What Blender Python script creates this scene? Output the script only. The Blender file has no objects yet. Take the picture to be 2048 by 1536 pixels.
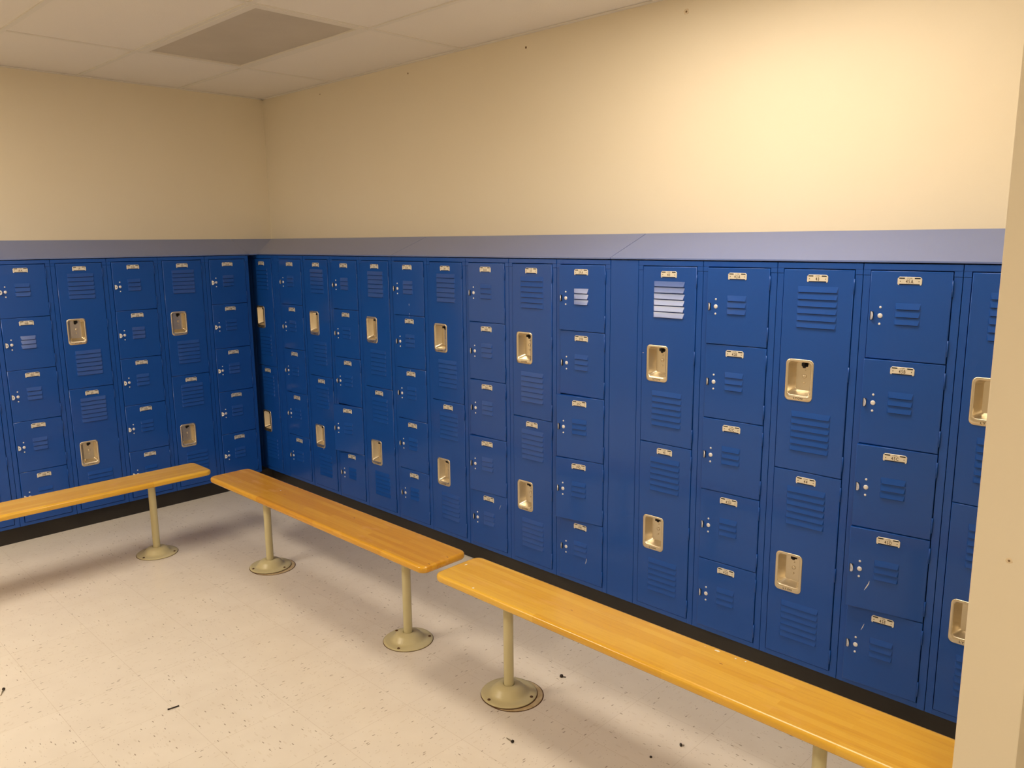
import bpy, bmesh, math, random
from mathutils import Matrix, Vector

# ------------------------------------------------------------------ camera
S = bpy.context.scene
COL = S.collection
cam_data = bpy.data.cameras.new('camera')
cam = bpy.data.objects.new('camera', cam_data)
COL.objects.link(cam)
S.camera = cam
CAM_LOC = Vector((5.1086, -2.7739, 1.7046))
YAW, PITCH, ROLL, FPX = 0.770239, -0.178676, -0.009285, 1599.78
_f = Vector((-math.cos(PITCH) * math.sin(YAW), math.cos(PITCH) * math.cos(YAW), math.sin(PITCH)))
_r = _f.cross(Vector((0, 0, 1))).normalized()
_u = _r.cross(_f)
_c, _s = math.cos(ROLL), math.sin(ROLL)
_r, _u = _c * _r + _s * _u, -_s * _r + _c * _u
cam.matrix_world = Matrix(((_r.x, _u.x, -_f.x, CAM_LOC.x), (_r.y, _u.y, -_f.y, CAM_LOC.y),
                           (_r.z, _u.z, -_f.z, CAM_LOC.z), (0, 0, 0, 1)))
cam_data.sensor_width = 36
cam_data.lens = 36 * FPX / 2048
cam_data.clip_start = 0.02

# ------------------------------------------------------------------ world, exposure, light levels
w = bpy.data.worlds.new('world')
S.world = w
w.use_nodes = True
w.node_tree.nodes['Background'].inputs[0].default_value = (1.0, 0.85, 0.65, 1)
w.node_tree.nodes['Background'].inputs[1].default_value = 0.02
S.view_settings.view_transform = 'Standard'
S.view_settings.look = 'None'
S.view_settings.gamma = 1
S.view_settings.exposure = 0.0
S.view_settings.use_curve_mapping = False
LAMP_COL = (1.0, 0.865, 0.70)
# (cell x0, cell y0, strength) of the ceiling troffers that are on
LIT = [(3.05, -0.955, 14.0), (0.61, -3.395, 36.0), (5.49, -3.395, 25.0)]

# ------------------------------------------------------------------ measures
W = 0.3048           # locker column width
ZB, ZT = 0.0972, 1.6152   # bottom and top of the locker bodies
H = ZT - ZB
D = 0.26             # locker front to wall
ZF = 1.7255          # top edge of the sloped tops
ZC = 2.690           # ceiling
XR, YF = 7.3, -6.6   # far limits of the room

# ------------------------------------------------------------------ materials
def mat(name, col, rough=0.5, metal=0.0, spec=0.5, coat=0.0, emit=None, estr=0.0):
    m = bpy.data.materials.new(name)
    m.use_nodes = True
    b = m.node_tree.nodes['Principled BSDF']
    b.inputs['Base Color'].default_value = (*col, 1)
    b.inputs['Roughness'].default_value = rough
    b.inputs['Metallic'].default_value = metal
    b.inputs['Specular IOR Level'].default_value = spec
    b.inputs['Coat Weight'].default_value = coat
    if emit:
        b.inputs['Emission Color'].default_value = (*emit, 1)
        b.inputs['Emission Strength'].default_value = estr
    return m

class NT:
    def __init__(s, m):
        s.nt = m.node_tree
        s.b = s.nt.nodes['Principled BSDF']
    def n(s, t, **kw):
        x = s.nt.nodes.new(t)
        for k, v in kw.items():
            if k[0] == '_':
                x.inputs[k[1:].replace('_', ' ')].default_value = v
            else:
                setattr(x, k, v)
        return x
    def l(s, a, b):
        s.nt.links.new(a, b)
    def math(s, op, a, b=None):
        x = s.nt.nodes.new('ShaderNodeMath')
        x.operation = op
        for i, v in enumerate((a, b)):
            if v is None:
                continue
            if hasattr(v, 'is_linked'):
                s.l(v, x.inputs[i])
            else:
                x.inputs[i].default_value = v
        return x.outputs[0]
    def mix(s, fac, a, b):
        x = s.nt.nodes.new('ShaderNodeMix')
        x.data_type = 'RGBA'
        for sock, v in ((x.inputs['Factor'], fac), (x.inputs[6], a), (x.inputs[7], b)):
            if hasattr(v, 'is_linked'):
                s.l(v, sock)
            elif isinstance(v, tuple):
                sock.default_value = (*v, 1)
            else:
                sock.default_value = v
        return x.outputs[2]
    def obj(s):
        return s.n('ShaderNodeTexCoord').outputs['Object']
    def bump(s, h, strength, dist):
        x = s.n('ShaderNodeBump')
        x.inputs['Strength'].default_value = strength
        x.inputs['Distance'].default_value = dist
        s.l(h, x.inputs['Height'])
        s.l(x.outputs[0], s.b.inputs['Normal'])

def noise(t, vec, scale, detail=2.0, rough=0.5):
    n = t.n('ShaderNodeTexNoise')
    n.inputs['Scale'].default_value = scale
    n.inputs['Detail'].default_value = detail
    n.inputs['Roughness'].default_value = rough
    t.l(vec, n.inputs['Vector'])
    return n.outputs['Fac']

def ramp(t, fac, lo, hi):
    x = t.n('ShaderNodeMapRange')
    x.inputs['From Min'].default_value = lo
    x.inputs['From Max'].default_value = hi
    t.l(fac, x.inputs['Value'])
    return x.outputs[0]

def painted(name, col, col2, rough, spec, bump=0.05, bscale=60.0, vscale=2.0):
    m = mat(name, col, rough, 0, spec)
    t = NT(m)
    o = t.obj()
    v = noise(t, o, vscale, 3)
    t.l(t.mix(ramp(t, v, 0.3, 0.7), col, col2), t.b.inputs['Base Color'])
    t.bump(noise(t, o, bscale, 2), bump, 0.002)
    return m

M = {}
M['wall'] = painted('cream_wall_paint', (0.83, 0.745, 0.575), (0.82, 0.73, 0.555), 0.55, 0.35, 0.12, 90)
M['blue'] = painted('blue_locker_enamel', (0.006, 0.074, 0.375), (0.008, 0.079, 0.39), 0.40, 0.14, 0.03, 25)
M['slope'] = painted('blue_enamel_painted_reflection', (0.090, 0.160, 0.44), (0.100, 0.170, 0.45), 0.40, 1.0, 0.03, 20)  # locker blue made paler so the colour carries the grazing wall reflection
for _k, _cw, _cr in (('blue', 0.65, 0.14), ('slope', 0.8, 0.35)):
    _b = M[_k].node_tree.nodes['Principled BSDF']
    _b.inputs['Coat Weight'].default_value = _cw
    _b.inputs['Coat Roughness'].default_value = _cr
M['blue'].node_tree.nodes['Principled BSDF'].inputs['Coat IOR'].default_value = 1.5
M['plate'] = mat('stamped_aluminium', (0.85, 0.81, 0.71), 0.42, 0.45)
M['ink'] = mat('dark_stamped_number', (0.10, 0.065, 0.03), 0.6)
M['dark'] = mat('opening_and_louver_shade', (0.006, 0.005, 0.006), 0.8)  # near-black colour stands in for shade in openings and below louver lips
M['inner'] = mat('locker_inside_enamel', (0.012, 0.045, 0.15), 0.5)
M['chrome'] = mat('nickel_plated_steel', (0.86, 0.86, 0.88), 0.32, 0.35)
M['black'] = painted('black_plinth', (0.018, 0.015, 0.013), (0.03, 0.026, 0.022), 0.45, 0.4, 0.1, 40, 5)
M['scr'] = mat('scratch_in_paint', (0.72, 0.72, 0.74), 0.6)
M['chip'] = mat('varnish_chip', (0.92, 0.88, 0.72), 0.6)
M['cup'] = painted('satin_recess_steel', (0.75, 0.67, 0.52), (0.69, 0.61, 0.46), 0.27, 0.5, 0.04, 50, 12)
M['cup'].node_tree.nodes['Principled BSDF'].inputs['Metallic'].default_value = 0.9
M['post'] = painted('cream_enamel_pedestal', (0.62, 0.56, 0.33), (0.59, 0.53, 0.30), 0.38, 0.5, 0.08, 60, 6)
M['rust'] = painted('rusty_screw_steel', (0.07, 0.035, 0.015), (0.14, 0.07, 0.03), 0.7, 0.3, 0.3, 300, 90)
M['ring'] = painted('old_mounting_plate', (0.62, 0.52, 0.34), (0.45, 0.33, 0.17), 0.6, 0.3, 0.2, 100, 30)
M['screw'] = mat('blackened_screw', (0.035, 0.026, 0.02), 0.45, 0.6)
M['zinc'] = mat('zinc_screw_thread', (0.36, 0.31, 0.22), 0.4, 0.8)
M['tile'] = painted('acoustic_ceiling_tile', (0.88, 0.83, 0.75), (0.86, 0.81, 0.73), 0.9, 0.1, 0.5, 260, 1.5)
M['grid'] = mat('white_ceiling_grid', (0.80, 0.755, 0.67), 0.5)
M['lens_off'] = painted('unlit_prismatic_lens', (0.60, 0.54, 0.45), (0.54, 0.485, 0.40), 0.5, 0.5, 0.3, 220, 3)
M['plaster'] = mat('bare_plaster', (0.80, 0.66, 0.45), 0.8)
M['hole'] = mat('wall_hole_shadow', (0.20, 0.12, 0.05), 0.8)
def lens(strength):
    return mat('lit_fluorescent_lens', (0.8, 0.8, 0.8), 0.5, emit=LAMP_COL, estr=strength)

# wood
def wood(name, ca, cb, cd):
    m = mat(name, (0.62, 0.28, 0.05), 0.24, 0, 0.5, coat=0.25)
    t = NT(m)
    t.b.inputs['Coat Roughness'].default_value = 0.12
    o = t.obj()
    br = t.n('ShaderNodeTexBrick')
    br.inputs['Scale'].default_value = 1.0
    br.inputs['Brick Width'].default_value = 0.52
    br.inputs['Row Height'].default_value = 0.024
    br.inputs['Mortar Size'].default_value = 0.0
    br.inputs['Color1'].default_value = (0, 0, 0, 1)
    br.inputs['Color2'].default_value = (1, 1, 1, 1)
    br.offset = 0.37
    t.l(o, br.inputs['Vector'])
    base = t.mix(br.outputs['Color'], ca, cb)
    mp = t.n('ShaderNodeMapping')
    mp.inputs['Scale'].default_value = (3.0, 60.0, 60.0)
    t.l(o, mp.inputs['Vector'])
    g = noise(t, mp.outputs[0], 1.6, 5, 0.65)
    base = t.mix(t.math('MULTIPLY', ramp(t, g, 0.50, 0.78), 0.38), base, cd)
    mp2 = t.n('ShaderNodeMapping')
    mp2.inputs['Scale'].default_value = (5.0, 14.0, 14.0)
    t.l(o, mp2.inputs['Vector'])
    g2 = noise(t, mp2.outputs[0], 1.3, 3)
    base = t.mix(t.math('MULTIPLY', ramp(t, g2, 0.60, 0.74), 0.35), base, (0.85, 0.47, 0.12))
    # sparse dark mineral specks
    mp3 = t.n('ShaderNodeMapping')
    mp3.inputs['Scale'].default_value = (30.0, 120.0, 60.0)
    t.l(o, mp3.inputs['Vector'])
    vo = t.n('ShaderNodeTexVoronoi')
    vo.inputs['Scale'].default_value = 0.9
    t.l(mp3.outputs[0], vo.inputs['Vector'])
    sx = t.n('ShaderNodeSeparateColor')
    t.l(vo.outputs['Color'], sx.inputs[0])
    speck = t.math('MULTIPLY', t.math('LESS_THAN', vo.outputs['Distance'], 0.22), t.math('GREATER_THAN', sx.outputs[0], 0.996))
    base = t.mix(speck, base, (0.14, 0.045, 0.01))
    t.l(base, t.b.inputs['Base Color'])
    t.bump(g, 0.06, 0.001)
    return m
M['wood'] = wood('amber_varnished_maple', (0.74, 0.405, 0.032), (0.82, 0.485, 0.054), (0.50, 0.20, 0.018))
M['wood_dark'] = wood('orange_varnished_maple', (0.62, 0.290, 0.014), (0.72, 0.380, 0.024), (0.42, 0.14, 0.012))

# vinyl floor tiles with short dark streaks
def vinyl():
    m = mat('speckled_vinyl_tile', (0.7, 0.65, 0.58), 0.33, 0, 0.4)
    t = NT(m)
    o = t.obj()
    sp = t.n('ShaderNodeSeparateXYZ')
    t.l(o, sp.inputs[0])
    T = 0.3048
    tx = t.math('DIVIDE', t.math('ADD', sp.outputs[0], -3.227 + 40 * T), T)
    ty = t.math('DIVIDE', t.math('ADD', sp.outputs[1], 0.795 + 40 * T), T)
    ix, iy = t.math('FLOOR', tx), t.math('FLOOR', ty)
    fx, fy = t.math('FRACT', tx), t.math('FRACT', ty)
    cb = t.n('ShaderNodeCombineXYZ')
    t.l(ix, cb.inputs[0]); t.l(iy, cb.inputs[1])
    wn = t.n('ShaderNodeTexWhiteNoise')
    wn.noise_dimensions = '3D'
    t.l(cb.outputs[0], wn.inputs['Vector'])
    rnd = wn.outputs['Value']
    # mottling
    n1 = noise(t, o, 9, 4)
    base = t.mix(ramp(t, n1, 0.3, 0.7), (0.76, 0.70, 0.61), (0.80, 0.745, 0.655))
    base = t.mix(t.math('MULTIPLY', rnd, 0.35), base, (0.74, 0.68, 0.59))
    # streaks: two crossed directions, chosen per tile
    def streaks(sc, rot, dth, keep):
        mp = t.n('ShaderNodeMapping')
        mp.inputs['Scale'].default_value = sc
        mp.inputs['Rotation'].default_value = (0, 0, rot)
        t.l(o, mp.inputs['Vector'])
        v = t.n('ShaderNodeTexVoronoi')
        v.voronoi_dimensions = '2D'
        v.inputs['Scale'].default_value = 1.0
        t.l(mp.outputs[0], v.inputs['Vector'])
        s = t.n('ShaderNodeSeparateColor')
        t.l(v.outputs['Color'], s.inputs[0])
        return t.math('MULTIPLY', t.math('LESS_THAN', v.outputs['Distance'], dth), t.math('GREATER_THAN', s.outputs[0], keep)), s.outputs[1]
    sel = t.math('GREATER_THAN', rnd, 0.45)
    for sc, dth, keep, colr, amt in (((130, 38), 0.25, 0.974, (0.22, 0.16, 0.10), 0.75),
                                     ((85, 23), 0.26, 0.88, (0.60, 0.52, 0.40), 0.30),
                                     ((240, 110), 0.28, 0.965, (0.36, 0.29, 0.20), 0.5)):
        a, _ = streaks((sc[0], sc[1], 1), 0.12, dth, keep)
        b, _ = streaks((sc[1], sc[0], 1), -0.10, dth, keep)
        mk = t.math('ADD', t.math('MULTIPLY', a, sel), t.math('MULTIPLY', b, t.math('SUBTRACT', 1.0, sel)))
        base = t.mix(t.math('MULTIPLY', mk, amt), base, colr)
    # joints
    ew = 0.0040
    e = t.math('MAXIMUM', t.math('LESS_THAN', fx, ew), t.math('LESS_THAN', fy, ew))
    base = t.mix(t.math('MULTIPLY', e, 0.42), base, (0.40, 0.30, 0.19))
    # grime clouds
    g = noise(t, o, 2.3, 4)
    base = t.mix(t.math('MULTIPLY', ramp(t, g, 0.55, 0.8), 0.10), base, (0.45, 0.36, 0.26))
    t.l(base, t.b.inputs['Base Color'])
    t.bump(noise(t, o, 5, 3), 0.08, 0.004)
    return m
M['floor'] = vinyl()

# ------------------------------------------------------------------ mesh helpers
class MB:
    """collects shapes for ONE mesh object"""
    def __init__(s, *mats):
        s.v, s.f, s.mi, s.sm = [], [], [], []
        s.mats = [M[k] if isinstance(k, str) else k for k in mats]
        s.keys = list(mats)
    def k(s, key):
        if key is None:
            return 0
        if key not in s.keys:
            s.keys.append(key); s.mats.append(M[key])
        return s.keys.index(key)
    def add(s, vs, fs, key=None, smooth=False):
        o = len(s.v); k = s.k(key)
        s.v += [tuple(v) for v in vs]
        for f in fs:
            s.f.append([i + o for i in f]); s.mi.append(k); s.sm.append(smooth)
    def box(s, x0, x1, y0, y1, z0, z1, key=None, bev=0.0, smooth=False):
        if bev > 0:
            bm = bmesh.new()
            bmesh.ops.create_cube(bm, size=1)
            for v in bm.verts:
                v.co = Vector((x0 + (v.co.x + .5) * (x1 - x0), y0 + (v.co.y + .5) * (y1 - y0), z0 + (v.co.z + .5) * (z1 - z0)))
            bmesh.ops.bevel(bm, geom=bm.edges[:], offset=bev, segments=2, profile=0.6, affect='EDGES')
            s.bm(bm, key); return
        v = [(x, y, z) for x in (x0, x1) for y in (y0, y1) for z in (z0, z1)]
        s.add(v, [(0, 1, 3, 2), (4, 6, 7, 5), (0, 4, 5, 1), (2, 3, 7, 6), (0, 2, 6, 4), (1, 5, 7, 3)], key, smooth)
    def bm(s, bm, key=None, smooth=False):
        bm.verts.index_update()
        s.add([v.co[:] for v in bm.verts], [[v.index for v in f.verts] for f in bm.faces], key, smooth)
        bm.free()
    def loops(s, ls, key=None, smooth=False, cap0=False, cap1=False):
        """bridge equal-length closed loops"""
        n = len(ls[0]); vs = [p for l in ls for p in l]; fs = []
        for a in range(len(ls) - 1):
            for i in range(n):
                j = (i + 1) % n
                fs.append((a * n + i, a * n + j, (a + 1) * n + j, (a + 1) * n + i))
        if cap0: fs.append(tuple(range(n))[::-1])
        if cap1: fs.append(tuple((len(ls) - 1) * n + i for i in range(n)))
        s.add(vs, fs, key, smooth)
    def lathe(s, prof, cx=0, cy=0, n=40, key=None, smooth=True, cap0=False, cap1=False):
        s.loops([[(cx + r * math.cos(2 * math.pi * i / n), cy + r * math.sin(2 * math.pi * i / n), z) for i in range(n)] for r, z in prof],
                key, smooth, cap0, cap1)
    def cyl(s, p, q, r, n=14, key=None, r2=None, smooth=True):
        p, q = Vector(p), Vector(q); a = (q - p).normalized()
        b = a.orthogonal().normalized(); c = a.cross(b)
        r2 = r if r2 is None else r2
        L = [[p + (b * math.cos(2 * math.pi * i / n) + c * math.sin(2 * math.pi * i / n)) * r for i in range(n)],
             [q + (b * math.cos(2 * math.pi * i / n) + c * math.sin(2 * math.pi * i / n)) * r2 for i in range(n)]]
        o = len(s.f)
        s.loops(L, key, smooth, True, True)
        s.sm[-1] = s.sm[-2] = False
    def mesh(s, name, recalc=True):
        me = bpy.data.meshes.new(name)
        me.from_pydata(s.v, [], s.f)
        for m in s.mats: me.materials.append(m)
        me.polygons.foreach_set('material_index', s.mi)
        me.polygons.foreach_set('use_smooth', s.sm)
        if recalc:
            bm = bmesh.new(); bm.from_mesh(me)
            bmesh.ops.recalc_face_normals(bm, faces=bm.faces[:])
            bm.to_mesh(me); bm.free()
        me.update()
        return me
    def build(s, name, parent=None, recalc=True):
        return put(name, s.mesh(name, recalc), parent)

def put(name, me, parent=None, loc=(0, 0, 0), rot=(0, 0, 0)):
    o = bpy.data.objects.new(name, me)
    COL.objects.link(o)
    o.location = loc; o.rotation_euler = rot
    if parent: o.parent = parent
    return o

def tag(o, label, cat, group=None):
    o['label'] = label; o['category'] = cat
    if group: o['group'] = group
    return o

def thing(name, label, cat, loc=(0, 0, 0), rz=0, group=None):
    o = put(name, None, None, loc, (0, 0, rz))
    o.empty_display_size = 0.1
    return tag(o, label, cat, group)

def structure(o):
    o['kind'] = 'structure'
    return o

def rrect(x0, x1, z0, z1, r, n=5):
    """rounded rectangle as (a, b) pairs, counter-clockwise"""
    pts = []
    for cx, cz, a0 in ((x1 - r, z1 - r, 0), (x0 + r, z1 - r, 90), (x0 + r, z0 + r, 180), (x1 - r, z0 + r, 270)):
        for i in range(n + 1):
            a = math.radians(a0 + 90 * i / n)
            pts.append((cx + r * math.cos(a), cz + r * math.sin(a)))
    return pts

# ------------------------------------------------------------------ setting
def slab(name, *b, key='wall'):
    m = MB(key); m.box(*b); return structure(m.build(name))

slab('floor', -D - .12, XR + .12, YF - .12, D + .12, -0.1, 0.0, key='floor')
slab('wall_back', -D - .12, XR + .12, D, D + .12, 0, ZC + .05)
slab('wall_left', -D - .12, -D, YF, D, 0, ZC + .05)
slab('wall_front', -D - .12, XR + .12, YF - .12, YF, 0, ZC + .05)
slab('wall_right', XR, XR + .12, YF, D, 0, ZC + .05)
# wall end beside the camera, the locker row stops against its far side
PX0, PX1, PY = 4.6935, 4.811, -0.955
m = MB('wall')
m.box(PX0, PX1, PY, D, 0, ZC, bev=0.003)
structure(m.build('wall_end'))

# ceiling: tiles laid in a metal grid
GX = [-D, 0.61 + 0.012, 1.832, 3.05, 4.27, 5.49, 6.71, XR]
GY = [D, -0.345, -0.955, -1.565, -2.175, -2.785, -3.395, -4.005, -4.615, -5.225, -5.835, YF]
lit_cells = {(round(x, 2), round(y, 2)) for x, y, _ in LIT}
def is_fixture(i, j):
    # cell i spans GX[i]..GX[i+1], j spans GY[j]..GY[j+1] (downwards)
    return (i, j) in ((1, 1), (3, 1), (1, 5), (5, 5))
m = MB('tile')
for i in range(len(GX) - 1):
    for j in range(len(GY) - 1):
        if is_fixture(i, j): continue
        x0, x1, y1, y0 = GX[i], GX[i + 1], GY[j], GY[j + 1]
        m.box(x0 + .006, x1 - .006, y0 + .006, y1 - .006, ZC + .004, ZC + .020, bev=0.002)
m.box(-D - .1, XR + .1, YF - .1, D + .1, ZC + .12, ZC + .16)
structure(m.build('ceiling'))
m = MB('grid')
tw = 0.012
for x in GX[1:-1]:
    m.box(x - tw, x + tw, YF, D, ZC - .001, ZC + .004)
for y in GY[1:-1]:
    m.box(-D, XR, y - tw, y + tw, ZC - .0014, ZC + .0036)
# wall angle
m.box(-D, XR, D - .022, D, ZC - .002, ZC + .003); m.box(-D, -D + .022, YF, D, ZC - .002, ZC + .003)
m.box(-D, XR, YF, YF + .022, ZC - .002, ZC + .003); m.box(XR - .022, XR, YF, D, ZC - .002, ZC + .003)
structure(m.build('trim_1'))

def troffer(x0, y0, lens_mat, label, sag=0.0):
    x1, y1 = x0 + 1.2192, y0 + 0.61
    t = thing('ceiling_light', label, 'light fixture', ((x0 + x1) / 2, (y0 + y1) / 2, ZC))
    hx, hy = (x1 - x0) / 2 - 0.008, 0.297
    f = MB('grid')
    b = 0.038
    for a in ((-hx, hx, -hy, -hy + b), (-hx, hx, hy - b, hy), (-hx, -hx + b, -hy + b, hy - b), (hx - b, hx, -hy + b, hy - b)):
        f.box(*a, -0.004, 0.012, bev=0.0015)
    f.box(-hx, hx, -hy, hy, 0.075, 0.085)
    for a in ((-hx, hx, -hy, -hy + .004), (-hx, hx, hy - .004, hy), (-hx, -hx + .004, -hy, hy), (hx - .004, hx, -hy, hy)):
        f.box(*a, 0.012, 0.076)
    f.build('frame', t)
    l = MB(lens_mat)
    nx, ny = 24, 12
    ax, ay = hx - b + .004, hy - b + .004
    vs = []
    for top in (0, 1):
        for j in range(ny + 1):
            for i in range(nx + 1):
                u, v = i / nx * 2 - 1, j / ny * 2 - 1
                z = 0.006 - sag * (1 - u * u) * (1 - v * v * .6) + sag * .35 * math.sin(3 * u + 2 * v) * (1 - u * u)
                vs.append((u * ax, v * ay, z + top * .003))
    n = (nx + 1) * (ny + 1); fs = []
    for j in range(ny):
        for i in range(nx):
            a = j * (nx + 1) + i
            fs.append((a, a + 1, a + nx + 2, a + nx + 1)); fs.append(tuple(q + n for q in (a, a + nx + 1, a + nx + 2, a + 1)))
    l.add(vs, fs, None, True)
    l.build('lens', t, recalc=False)
    return t

troffer(0.622, -0.955, M['lens_off'], 'unlit grey ceiling light panel with sagging lens, near the corner', 0.007)
for n, (x, y, st) in enumerate(LIT):
    troffer(x, y, lens(st), ('lit fluorescent ceiling panel above the nearest blue lockers',
                             'lit fluorescent ceiling panel at the left side of the room',
                             'lit fluorescent ceiling panel behind the camera at the right side')[n])

# black plinth under the lockers
slab('baseboard_back', -D, PX0, 0.030, D, 0, ZB, key='black')
slab('baseboard_left', -D, -0.030, -2.0, 0.030, 0, ZB, key='black')

# ------------------------------------------------------------------ glyphs
_G = {}
def glyph(ch):
    if ch not in _G:
        cu = bpy.data.curves.new('glyph', 'FONT')
        cu.body = ch; cu.size = 1.0; cu.resolution_u = 2; cu.offset = 0.018
        o = bpy.data.objects.new('glyph', cu); COL.objects.link(o)
        dg = bpy.context.evaluated_depsgraph_get(); dg.update()
        me = bpy.data.meshes.new_from_object(o.evaluated_get(dg))
        vs = [v.co[:2] for v in me.vertices]; fs = [list(p.vertices) for p in me.polygons]
        bpy.data.objects.remove(o); bpy.data.curves.remove(cu); bpy.data.meshes.remove(me)
        x0 = min(v[0] for v in vs); x1 = max(v[0] for v in vs)
        _G[ch] = ([(v[0] - x0, v[1]) for v in vs], fs, x1 - x0)
    return _G[ch]
def text(mb, s, cx, z0, h, y, key, squeeze=1.0, gap=0.14):
    k = h / 0.70
    ws = [glyph(c)[2] * k * squeeze for c in s]
    tot = sum(ws) + gap * h * (len(s) - 1)
    x = cx - tot / 2
    for c, wd in zip(s, ws):
        vs, fs, _ = glyph(c)
        mb.add([(x + a * k * squeeze, y, z0 + b * k) for a, b in vs], fs, key)
        x += wd + gap * h

# ------------------------------------------------------------------ locker pieces
# column frame of reference: x right along the front, y into the locker, z up from the body's bottom
DX0, DX1 = 0.0268, 0.2768          # door edges
def zt(d): return H - d            # height from distance below the top
DT = 0.0235
GAP = 0.0027
YD = -0.0040          # face of the doors
BOX_P = 0.2950
def tiers(kind):
    if kind == 5:
        return [(DT + BOX_P * k, DT + BOX_P * (k + 1) - 0.0022) for k in range(5)]
    return [(DT, DT + 0.7355), (DT + 0.7377, DT + 1.4732)]

def body_mesh(kind):
    b = MB('blue', 'inner')
    g = 0.0011
    x0, x1, dep = g, W - g, D - 0.004
    b.box(x0, DX0 - GAP, 0.0, 0.022, 0, H - .0385, bev=0.0008)
    b.box(DX1 + GAP, x1, 0.0, 0.022, 0, H - .0385, bev=0.0008)
    # header turned down over the stiles
    b.box(x0, x1, -0.0012, 0.022, H - DT + GAP, H, bev=0.0020)
    b.box(x0, DX0 - GAP, -0.0012, 0.022, H - .0378, H - DT + GAP)
    b.box(DX1 + GAP, x1, -0.0012, 0.022, H - .0378, H - DT + GAP)
    b.box(DX0 - GAP, DX1 + GAP, 0.0, 0.022, 0, 0.0190, bev=0.0008)
    # shell
    b.box(x0, x0 + .0012, .022, dep, 0, H, 'inner'); b.box(x1 - .0012, x1, .022, dep, 0, H, 'inner')
    b.box(x0, x1, dep - .0012, dep, 0, H, 'inner')
    b.box(x0, x1, .022, dep, 0, .0012, 'inner'); b.box(x0, x1, .022, dep, H - .0012, H, 'inner')
    for a, c in tiers(kind)[:-1]:
        z = zt(c) - .001
        b.box(x0 + .0012, x1 - .0012, .0195, dep - .0012, z - .001, z + .001, 'inner')
    return b.mesh('body')

def louvers(mb, x0, x1, ztop, n, h=0.0205, pitch=0.0252, yf=YD, p=0.0051):
    for i in range(n):
        z1 = ztop - i * pitch; z0 = z1 - h; s = 0.0065
        vs = [(x0, yf, z1), (x1, yf, z1), (x1, yf, z0), (x0, yf, z0),
              (x0 + s, yf - .0007, z1 - .0028), (x1 - s, yf - .0007, z1 - .0028), (x1 - s * .7, yf - p, z0), (x0 + s * .7, yf - p, z0)]
        mb.add(vs, [(0, 4, 5, 1), (4, 7, 6, 5), (0, 3, 7, 4), (1, 5, 6, 2)])
        mb.add([vs[3], vs[2], vs[6], vs[7]], [(0, 1, 2, 3)], 'dark')
        # dark strip on the flat door sheet, painted shade below the lip
        mb.add([(x0 + .004, yf - .0003, z0), (x1 - .004, yf - .0003, z0), (x1 - .006, yf - .0003, z0 - .0022), (x0 + .006, yf - .0003, z0 - .0022)], [(0, 3, 2, 1)], 'dark')

def panel(mb, w_, h, holes=()):
    """door sheet from x=-w_..0, z=0..h, front at y=-0.0015, with rectangular openings"""
    yf, yb, bv = YD, 0.0165, 0.0030
    O = lambda i, y: [(-w_ + i, y, i), (-i, y, i), (-i, y, h - i), (-w_ + i, y, h - i)]
    mb.loops([O(0, yb), O(0, yf + bv)])
    arc = [(bv * (1 - math.cos(a)), yf + bv * (1 - math.sin(a))) for a in (math.radians(90 * i / 5) for i in range(6))]
    mb.loops([O(i, y) for i, y in arc], None, True)
    xs = sorted({-w_ + bv, -bv} | {a for q in holes for a in q[:2]})
    zs = sorted({bv, h - bv} | {a for q in holes for a in q[2:]})
    for i in range(len(xs) - 1):
        for j in range(len(zs) - 1):
            cx, cz = (xs[i] + xs[i + 1]) / 2, (zs[j] + zs[j + 1]) / 2
            if any(q[0] < cx < q[1] and q[2] < cz < q[3] for q in holes): continue
            mb.add([(xs[i], yf, zs[j]), (xs[i + 1], yf, zs[j]), (xs[i + 1], yf, zs[j + 1]), (xs[i], yf, zs[j + 1])], [(0, 1, 2, 3)])
    # returned flange at the back
    mb.loops([O(0, yb), O(.012, yb)])

DW = DX1 - DX0
def scratch(mb, pts, wd):
    y = YD - .0004
    n = len(pts)
    vs = []
    for i, (x, z) in enumerate(pts):
        a = pts[max(0, i - 1)]; b = pts[min(n - 1, i + 1)]
        dx, dz = b[0] - a[0], b[1] - a[1]; L = math.hypot(dx, dz)
        k = wd * (0.25 + math.sin(math.pi * i / (n - 1)))
        vs += [(x - dz / L * k, y, z + dx / L * k), (x + dz / L * k, y, z - dx / L * k)]
    mb.add(vs, [(2 * i, 2 * i + 2, 2 * i + 3, 2 * i + 1) for i in range(n - 1)], 'scr')

SCR = {  # (row, column, tier): scratches in door coordinates (x from hinge, z from door bottom)
    ('A', 13, 3): [([(-.191, .070), (-.184, .084), (-.178, .097), (-.176, .108)], .0015)],
    ('A', 13, 4): [([(-.196, .205), (-.191, .218), (-.186, .232)], .0011), ],
    ('A', 9, 4): [([(-.096, .088), (-.091, .098), (-.088, .110), (-.089, .120)], .0010)],
    ('A', 7, 4): [([(-.052, .222), (-.046, .235), (-.038, .250)], .0008)],
    ('A', 5, 0): [([(-.118, .052), (-.118, .060), (-.118, .066)], .0012), ([(-.118, .004), (-.118, .009), (-.118, .014)], .0010)],
    ('A', 5, 1): [([(-.126, .164), (-.126, .168), (-.126, .173)], .0012), ([(-.126, .118), (-.126, .122), (-.126, .126)], .0010), ([(-.126, .284), (-.126, .288), (-.126, .2905)], .0010)],
    ('A', 5, 2): [([(-.130, .272), (-.130, .279), (-.130, .288)], .0010)],
    ('A', 2, 1): [([(-.140, .250), (-.141, .258), (-.141, .266)], .0012)],
    ('A', 10, 0): [([(-.247, .376), (-.243, .377), (-.239, .377)], .0008)],
}
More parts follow.
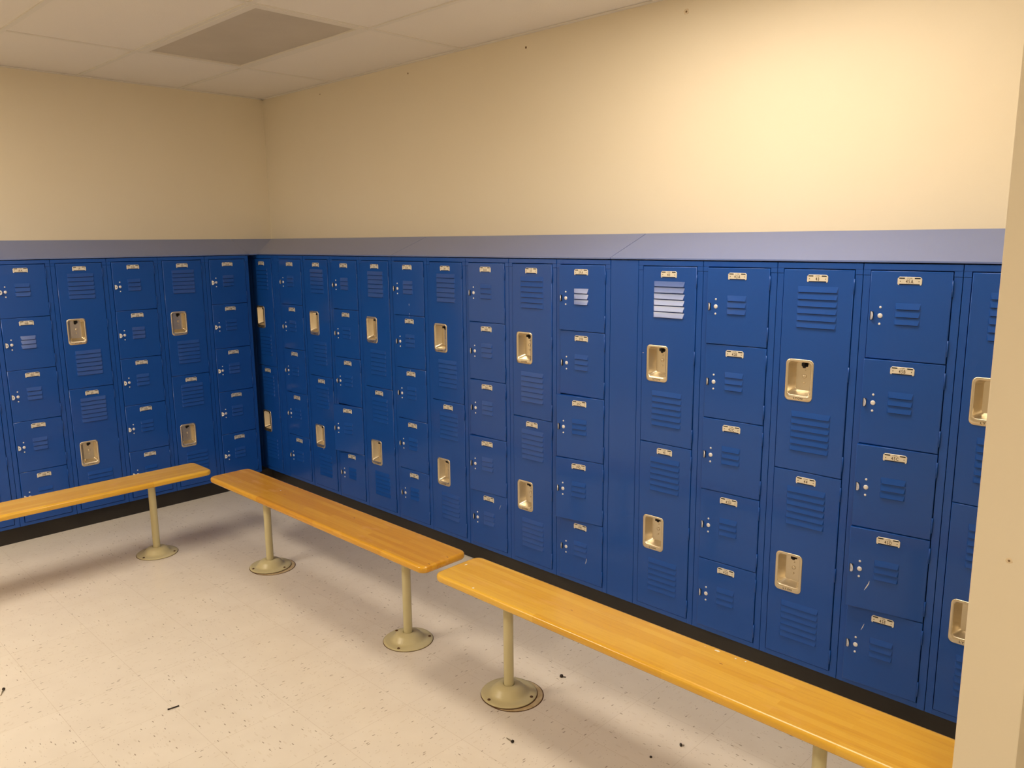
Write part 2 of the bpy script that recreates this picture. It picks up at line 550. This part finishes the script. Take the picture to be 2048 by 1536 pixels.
def box_door_mesh(key=None):
    h = BOX_P - 0.0022
    mb = MB('blue', 'dark')
    panel(mb, DW, h)
    louvers(mb, .1120 - DX1, .1905 - DX1, h - .1035, 3)
    for pts, wd in SCR.get(key, []): scratch(mb, pts, wd)
    return mb.mesh('door')
def tall_door_mesh(key=None):
    h = 0.7355
    mb = MB('blue', 'dark')
    panel(mb, DW, h, [(.058 - DX1, .149 - DX1, h - .457, h - .325)])
    louvers(mb, .0810 - DX1, .2260 - DX1, h - .0590, 6)
    louvers(mb, .0810 - DX1, .2260 - DX1, h - .5120, 6)
    for pts, wd in SCR.get(key, []): scratch(mb, pts, wd)
    return mb.mesh('door')

def number_plate_mesh(num):
    mb = MB('plate')
    a, hgt, c = .0372, .0262, .0055
    out = [(-a, .0035), (-a + .002, 0), (-a + .005, 0), (-a + .0055, .0036), (a - .0055, .0036), (a - .005, 0), (a - .002, 0), (a, .0035),
           (a, hgt - c), (a - c, hgt), (-a + c, hgt), (-a, hgt - c)]
    ins = [(x * .985, .0132 + (z - .0132) * .96) for x, z in out]
    mb.loops([[(x, 0, z) for x, z in out], [(x, -.0016, z) for x, z in out], [(x, -.0021, z) for x, z in ins]], cap1=True)
    y = -.0024
    def q(x0, x1, z0, z1, key='dark'):
        mb.add([(x0, y, z0), (x1, y, z0), (x1, y, z1), (x0, y, z1)], [(0, 1, 2, 3)], key)
    q(-.0325, -.0150, .0198, .0236); q(.0150, .0325, .0198, .0236)
    q(-.0305, .0305, .0012, .0034)
    for sx in (-1, 1):
        mb.cyl((sx * .0285, -.002, .0118), (sx * .0285, -.0030, .0118), .0016, 8, 'ink')
    text(mb, 'LYON', 0, .0203, .0038, y, 'ink', .9)
    text(mb, num, 0, .0062, .0112, y, 'ink', .72, .2)
    return mb.mesh('number_plate', recalc=False)

def latch_mesh():
    """half-moon padlock hasp standing out of a dark slot"""
    mb = MB('chrome', 'dark')
    mb.add([(-.003, -.0004, -.0155), (.0085, -.0004, -.0135), (.0085, -.0004, .0135), (-.003, -.0004, .0155)], [(0, 1, 2, 3)], 'dark')
    a = math.radians(37)
    n = 12; R, L = .0138, .0175
    out = [(0, -R)] + [(L * math.sin(math.pi * i / n) ** .8, -R * math.cos(math.pi * i / n)) for i in range(1, n)] + [(0, R)]
    hole = []
    for i in range(len(out)):
        ang = math.atan2(out[i][1], out[i][0] - .0075)
        hole.append((.0078 + .0038 * math.cos(ang), .0042 * math.sin(ang)))
    def P(pt, off):
        d, z = pt
        return (d * math.sin(a) + off * math.cos(a), -d * math.cos(a) + off * math.sin(a), z)
    mb.loops([[P(p, -.001) for p in out], [P(p, .001) for p in out], [P(p, .001) for p in hole], [P(p, -.001) for p in hole], [P(p, -.001) for p in out]])
    return mb.mesh('padlock_hasp')

def rivet_mesh(r, t=.0018):
    mb = MB('chrome')
    mb.loops([[(rr * math.cos(2 * math.pi * i / 14), -y, rr * math.sin(2 * math.pi * i / 14)) for i in range(14)] for rr, y in ((r, 0), (r, t * .5), (r * .75, t), (r * .3, t * 1.15))], None, True, False, True)
    return mb.mesh('rivet')

def hinge_mesh():
    mb = MB('blue')
    mb.cyl((0, 0, -.026), (0, 0, .026), .0025, 10)
    for z in (-.009, .009):
        mb.cyl((0, 0, z - .0006), (0, 0, z + .0006), .0030, 10)
    return mb.mesh('hinge')

def cup_mesh():
    """recessed pull with wide stamped rim; origin at its top left on the door face"""
    mb = MB('cup')
    w_, h = .1040, .1535
    L = lambda x0, x1, z0, z1, r, y: [(x, y, z) for x, z in rrect(x0, x1, z0, z1, r)]
    mb.loops([L(0, w_, -h, 0, .017, 0), L(0, w_, -h, 0, .017, -.0016), L(.0016, w_ - .0016, -h + .0016, -.0016, .016, -.0032),
              L(.0090, w_ - .0090, -h + .0205, -.0090, .012, -.0030), L(.0105, w_ - .0105, -h + .0220, -.0105, .0115, -.0010),
              L(.0120, w_ - .0115, -h + .0240, -.0115, .011, .0060), L(.0270, w_ - .0175, -h + .0360, -.0150, .010, .0300)],
             None, True)
    mb.add(L(.0270, w_ - .0175, -h + .0360, -.0150, .010, .0300), [tuple(range(24))])
    y = .0293
    # latch opening
    pts = [(.050, -.0145), (.067, -.0145), (.070, -.022), (.069, -.030), (.062, -.031), (.060, -.036), (.051, -.036), (.048, -.029)]
    mb.add([(x, y, z) for x, z in pts], [tuple(range(8))], 'dark')
    mb.box(.053, .064, .012, .030, -.026, -.015, 'dark')
    for x, z, r in ((.0585, -.066, .0072), (.0580, -.089, .0034), (.060, -.044, .0022)):
        mb.loops([[(x + rr * math.cos(2 * math.pi * i / 14), y - t, z + rr * math.sin(2 * math.pi * i / 14)) for i in range(14)] for rr, t in ((r, 0), (r * .9, .0022), (r * .5, .0030))], None, True, False, True)
    me = None
    text(mb, 'LYON', w_ / 2, -h + .0065, .0072, -.0035, 'ink', 1.1, .25)
    return mb.mesh('recessed_handle')

MESH = dict(body5=body_mesh(5), body2=body_mesh(2), box=box_door_mesh(), tall=tall_door_mesh(), hasp=latch_mesh(),
            riv_s=rivet_mesh(.0040), riv_b=rivet_mesh(.0082, .0026), hinge=hinge_mesh(), cup=cup_mesh())

AJAR = {('A', 9): (3, 1, 7.3, 8.5, .8), ('A', 7): (1.6, 1, 1.4, 4.0, 1), ('A', 5): (3, .8, .6, .8, .5), ('A', 3): (1, 1, 1, 10, 1.2),
        ('A', 11): (2.4, 1.2, 2.0, 1.2, 1.2), ('A', 13): (0.6, 3.2, 6.5, 8.5, 3.0), ('A', 1): (1, .5, .5, .5, .5)}

def locker(row, col, kind, nums, loc, rz, label):
    t = thing('locker', label, 'locker', loc, rz, 'five-door box locker columns' if kind == 5 else 'two-door locker columns')
    put('body', MESH['body5' if kind == 5 else 'body2'], t)
    for k, (a, b) in enumerate(tiers(kind)):
        h = b - a
        ang = AJAR.get((row, col), (.5,) * 5)[k] if kind == 5 else 0.0
        key = (row, col, k)
        if kind == 5:
            me = box_door_mesh(key) if key in SCR else MESH['box']
        else:
            me = tall_door_mesh(key) if key in SCR else MESH['tall']
        d = put('door', me, t, (DX1, 0, H - b), (0, 0, math.radians(ang)))
        if ang >= 3: d['label'] = 'blue box door standing slightly ajar'
        put('number_plate', number_plate_mesh(nums[k]), d, (.1508 - DX1, YD, h - .0180 - .0262))
        if kind == 5:
            put('padlock_hasp', MESH['hasp'], d, (.0360 - DX1, YD, h - .1490))
            put('rivet', MESH['riv_s'], d, (.0655 - DX1, YD, h - .1200))
            put('rivet', MESH['riv_b'], d, (.0660 - DX1, YD, h - .1480))
            put('rivet', MESH['riv_s'], d, (.0655 - DX1, YD, h - .1755))
            hz = (h - .052, h - .242)
        else:
            put('recessed_handle', MESH['cup'], d, (.0520 - DX1, YD + .0002, h - .3210))
            hz = (h - .055, h - .36, h - .68)
        for z in hz:
            put('hinge', MESH['hinge'], d, (0.0014, -.0034, z))
    return t

ORD = ['first', 'second', 'third', 'fourth', 'fifth', 'sixth', 'seventh', 'eighth', 'ninth', 'tenth', 'eleventh', 'twelfth', 'thirteenth', 'fourteenth', 'fifteenth']
def col_x(i):
    if i == 0: return -0.100
    if i == 1: return 0.2665
    return -0.0358 + i * W if i < 10 else 3.156 + (i - 10) * W
first_num = {0: 25, 1: 27, 2: 28, 3: 30, 4: 31, 5: 33, 6: 34, 7: 36, 8: 37, 9: 39, 10: 40, 11: 42, 12: 43, 13: 45, 14: 46}
for i in range(15):
    n = first_num[i]
    if i % 2:
        nums = [f'{n}{c}' for c in 'ABCDE']
        lab = f'blue locker column of five box doors, plates {n}A to {n}E, {ORD[i]} right of the corner'
    else:
        nums = [str(n), str(n + 1)]
        lab = f'blue locker with two tall doors, plates {n} and {n + 1}, {ORD[i]} right of the corner'
    if i == 13: lab = 'blue locker column of five box doors, plates 45A to 45E, nearest to the camera'
    if i == 14: lab = 'blue two-door locker cut off by the cream wall end at right'
    locker('A', i, 5 if i % 2 else 2, nums, (col_x(i), 0, ZB), 0, lab)
B_Y = -0.0712
fnb = {0: 24, 1: 22, 2: 21, 3: 19, 4: 18, 5: 16}
for i in range(6):
    n = fnb[i]
    if i % 2 == 0:
        nums = [f'{n}{c}' for c in 'ABCDE']
        lab = f'blue locker column of five box doors, plates {n}A to {n}E, {ORD[i]} left of the corner'
    else:
        nums = [str(n), str(n + 1)]
        lab = f'blue locker with two tall doors and recessed handles, {ORD[i]} left of the corner'
    if i == 5: lab = 'blue two-door locker showing only a sliver at the left picture edge'
    locker('B', i, 5 if i % 2 == 0 else 2, nums, (0, B_Y - (i + 1) * W, ZB), math.pi / 2, lab)

def filler(x0, x1, label, y=0.0, sz=0, dep=0.02):
    m = MB('blue')
    m.box(x0 + .001, x1 - .001, y, y + dep, ZB, ZT, bev=0.0012)
    o = m.build('filler_panel')
    return tag(o, label, 'filler panel')
filler(col_x(9) + W, col_x(10), 'wide plain blue filler panel between lockers 39 and 40')
filler(col_x(0) + W, col_x(1), 'narrow plain blue filler strip beside the first locker at the corner')
m = MB('blue')
m.box(-.175, -.1015, 0.0, .02, ZB, ZT, bev=.001)
tag(m.build('filler_panel'), 'blue corner filler strip where the two locker rows meet', 'filler panel')

# ------------------------------------------------------------------ sloped tops
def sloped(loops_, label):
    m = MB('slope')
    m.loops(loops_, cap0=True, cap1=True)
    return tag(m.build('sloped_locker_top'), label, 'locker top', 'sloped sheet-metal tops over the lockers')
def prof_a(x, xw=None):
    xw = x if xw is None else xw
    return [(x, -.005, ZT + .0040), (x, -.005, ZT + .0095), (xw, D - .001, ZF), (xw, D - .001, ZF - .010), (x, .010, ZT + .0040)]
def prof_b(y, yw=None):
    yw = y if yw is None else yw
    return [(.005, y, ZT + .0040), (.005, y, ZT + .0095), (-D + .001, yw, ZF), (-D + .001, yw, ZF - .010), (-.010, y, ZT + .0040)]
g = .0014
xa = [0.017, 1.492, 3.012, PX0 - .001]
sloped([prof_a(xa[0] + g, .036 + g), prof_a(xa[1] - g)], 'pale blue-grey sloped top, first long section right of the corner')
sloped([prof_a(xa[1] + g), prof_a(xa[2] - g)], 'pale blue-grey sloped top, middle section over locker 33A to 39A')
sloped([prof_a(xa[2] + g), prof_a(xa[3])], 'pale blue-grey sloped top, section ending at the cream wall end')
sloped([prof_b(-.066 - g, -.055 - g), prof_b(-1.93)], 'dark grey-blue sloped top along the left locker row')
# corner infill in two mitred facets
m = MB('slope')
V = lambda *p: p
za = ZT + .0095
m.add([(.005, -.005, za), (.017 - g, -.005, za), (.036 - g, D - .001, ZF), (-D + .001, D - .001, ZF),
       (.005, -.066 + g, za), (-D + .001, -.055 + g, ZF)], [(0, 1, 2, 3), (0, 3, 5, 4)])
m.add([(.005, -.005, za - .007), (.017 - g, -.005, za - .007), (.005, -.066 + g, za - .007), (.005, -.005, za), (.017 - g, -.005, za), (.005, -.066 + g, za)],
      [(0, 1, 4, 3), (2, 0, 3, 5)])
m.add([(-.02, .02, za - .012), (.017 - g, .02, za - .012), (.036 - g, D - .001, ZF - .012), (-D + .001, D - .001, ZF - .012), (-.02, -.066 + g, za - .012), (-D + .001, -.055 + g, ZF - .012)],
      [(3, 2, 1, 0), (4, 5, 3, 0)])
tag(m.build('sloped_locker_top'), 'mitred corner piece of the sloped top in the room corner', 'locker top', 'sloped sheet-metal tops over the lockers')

# ------------------------------------------------------------------ benches
def seat_mesh(L, wd=.240, th=.030, chips=(), key='wood'):
    mb = MB(key)
    R = .034
    prof = [(.011, 0), (.0045, .0015), (.001, .006), (0, .012), (0, th - .012), (.001, th - .0065), (.0045, th - .002), (.011, th)]
    ls = []
    for ins, z in prof:
        ls.append([(x, y, z) for x, y in rrect(ins, L - ins, -wd / 2 + ins, wd / 2 - ins, R - ins * .6, 7)])
    mb.loops(ls, None, True)
    for li, rev in ((ls[0], True), (ls[-1], False)):
        mb.add(li, [tuple(range(len(li)))[::-1] if rev else tuple(range(len(li)))], None, False)
    for x, y, r, kx in chips:
        rnd = random.Random(int(x * 1000)); n = 9
        mb.add([(x + r * kx * math.cos(2 * math.pi * i / n) * rnd.uniform(.5, 1.2), y + r * math.sin(2 * math.pi * i / n) * rnd.uniform(.5, 1.2), th + .0004) for i in range(n)],
               [tuple(range(n))], 'chip')
    return mb.mesh('seat')

pole = MB('post')
SZ = 0.411      # underside of the seat
pole.lathe([(.0190, .030), (.0190, SZ - .004)], n=28)
pole.box(-.055, .055, -.075, .075, SZ - .0045, SZ - .0003, bev=.0008)
POLE = pole.mesh('leg')
base = MB('post')
base.lathe([(.106, .0004), (.107, .0022), (.1055, .0042), (.094, .0055), (.080, .0068), (.073, .0085), (.066, .0140), (.056, .0270), (.048, .0340), (.036, .0385), (.0245, .0400), (.0205, .0385), (.0205, .020)], n=56)
BASE = base.mesh('floor_flange')
sc = MB('rust')
sc.lathe([(.0062, 0), (.0060, .0022), (.0040, .0036), (.0008, .0040)], n=12, cap1=True)
SCREW = sc.mesh('screw')
rg = MB('ring')
rg.lathe([(.1140, .0002), (.1130, .0008), (.1100, .0008)], n=56, key='rust')
rg.lathe([(.1100, .0004), (.1100, .0016), (.108, .0021), (.02, .0021)], n=56)
RING = rg.mesh('old_mounting_plate')
st = MB('rust')
st.lathe([(.1092, .0003), (.1086, .0006), (.1000, .0006)], n=56)
STAIN = st.mesh('rust_stain')

def bench(label, loc, rz, L, legs, chips=(), ringed=(), key='wood'):
    t = thing('bench', label, 'bench', loc, rz, 'maple locker-room benches')
    put('seat', seat_mesh(L, chips=chips, key=key), t, (0, 0, SZ))
    for k, lx in enumerate(legs):
        p = put('leg', POLE, t, (lx, 0, 0))
        raised = k in ringed
        zo = .0022 if raised else 0
        fl = put('floor_flange', BASE, p, (0, 0, zo + .0003))
        put('rust_stain', STAIN, p, (0, 0, 0) if not raised else (.002, -.001, .0018))
        for a in (20, 140, 260):
            a = math.radians(a + 35 * k)
            put('screw', SCREW, p, (.0925 * math.cos(a), .0925 * math.sin(a), zo + .0058))
        if raised:
            pr = put('old_mounting_plate', RING, p, (.021 * math.cos(-.3 - rz), .006, 0))
            pr['label'] = 'rust-edged old mounting plate showing beside the flange'
    return t
BZ = 0
bench('amber maple bench in the middle, its left end at the corner', (0.967, -0.783, 0), 0, 1.830, (1.369 - .967, 2.536 - .967),
      chips=((.52, .02, .004, 1.2),), ringed=(0,), key='wood_dark')
bench('amber maple bench at right, the nearest one, running behind the wall end', (2.860, -0.784, 0), 0, 1.825, (3.147 - 2.860, 4.335 - 2.860),
      chips=((.213, -.106, .005, 1.3), (.034, .022, .008, .45), (1.10, .098, .006, 1.6), (1.166, .094, .003, 1.2), (1.196, .099, .003, 1.3), (1.06, .095, .002, 1.0)), ringed=(0,))
bench('amber maple bench along the left locker row, cut off by the left picture edge', (0.733, -0.823, 0), -math.pi / 2, 1.830, (0.298, 1.53),
      ringed=())

# ------------------------------------------------------------------ small things on floor and walls
def loose_screw(label, loc, ang, L=.030, r=.0021, hr=.0055, key='zinc'):
    m = MB('screw', key)
    m.cyl((0, 0, hr * .9), (L, 0, r), r, 8, key, r2=r * .7)
    m.cyl((-.0045, 0, hr), (0, 0, hr * .92), hr, 12, 'screw')
    o = m.build('loose_screw'); o.location = loc; o.rotation_euler = (0, 0, ang)
    return tag(o, label, 'screw', 'loose hardware on the floor')
loose_screw('dark-headed loose screw lying on the floor in front of the right bench pedestal', (3.366, -.993, 0), math.pi - .1)
loose_screw('short loose screw on the floor under the right bench', (3.80, -.612, 0), 1.0, .010)
loose_screw('dark-headed loose screw on the floor at the left picture edge', (1.702, -2.112, 0), -.5, .040)
m = MB('screw')
m.lathe([(.0068, 0), (.0072, .004), (.0062, .009), (.0030, .010)], n=10, cap1=True, smooth=True)
m.cyl((.005, 0, .0035), (.016, .007, .003), .002, 6)
o = m.build('rubber_plug'); o.location = (3.217, -.558, 0)
tag(o, 'small black plug on the floor between the right bench and lockers', 'plug')
m = MB('screw')
m.lathe([(.0042, 0), (.0045, .003), (.003, .005)], n=8, cap1=True)
o = m.build('rubber_plug'); o.location = (3.759, -.734, 0)
tag(o, 'tiny black plug on the floor at the bottom picture edge', 'plug')
m = MB('screw')
m.cyl((-.001, -.020, .0028), (.004, .014, .0028), .0024, 8)
m.cyl((-.0025, -.026, .003), (-.001, -.020, .0028), .0030, 8)
o = m.build('hair_pin'); o.location = (2.304, -1.703, 0)
tag(o, 'thin dark pin lying on the open floor in front of the benches', 'pin')

def wall_anchor(label, loc, r, nrm='y', big=True):
    m = MB('hole', 'plaster')
    rnd = random.Random(int(loc[0] * 977)); n = 11
    def ring(k, d, jit):
        return [(k * r * math.cos(2 * math.pi * i / n) * rnd.uniform(1 - jit, 1 + jit), -d, k * r * math.sin(2 * math.pi * i / n) * rnd.uniform(1 - jit, 1 + jit)) for i in range(n)]
    if big:
        m.loops([ring(1.5, .0002, .25), ring(1.2, .0018, .2), ring(.8, .0022, .1), ring(.55, .0012, .1)], 'plaster', True)
        m.loops([ring(.6, .0011, .05), ring(.2, .0011, .05)], 'hole', False, False, True)
    else:
        m.loops([ring(1, .0004, .15), ring(.3, .0006, .1)], 'hole', True, False, True)
    o = m.build('wall_anchor'); o.location = loc
    return tag(o, label, 'wall anchor')
wall_anchor('chipped plastic wall anchor high on the wall near the top picture edge', (3.187, D, 2.622), .008)
wall_anchor('small nail hole high on the long wall, below the ceiling, right of the dark panel', (2.282, D, 2.629), .006, big=False)
wall_anchor('small nail hole just under the ceiling on the long wall, nearer the corner', (1.365, D, 2.638), .005, big=False)
wall_anchor('tiny nail hole in the long wall closest to the room corner', (.464, D, 2.638), .004, big=False)
wall_anchor('chipped plaster anchor in the cream wall end at right', (4.760, PY, 1.047), .0042)
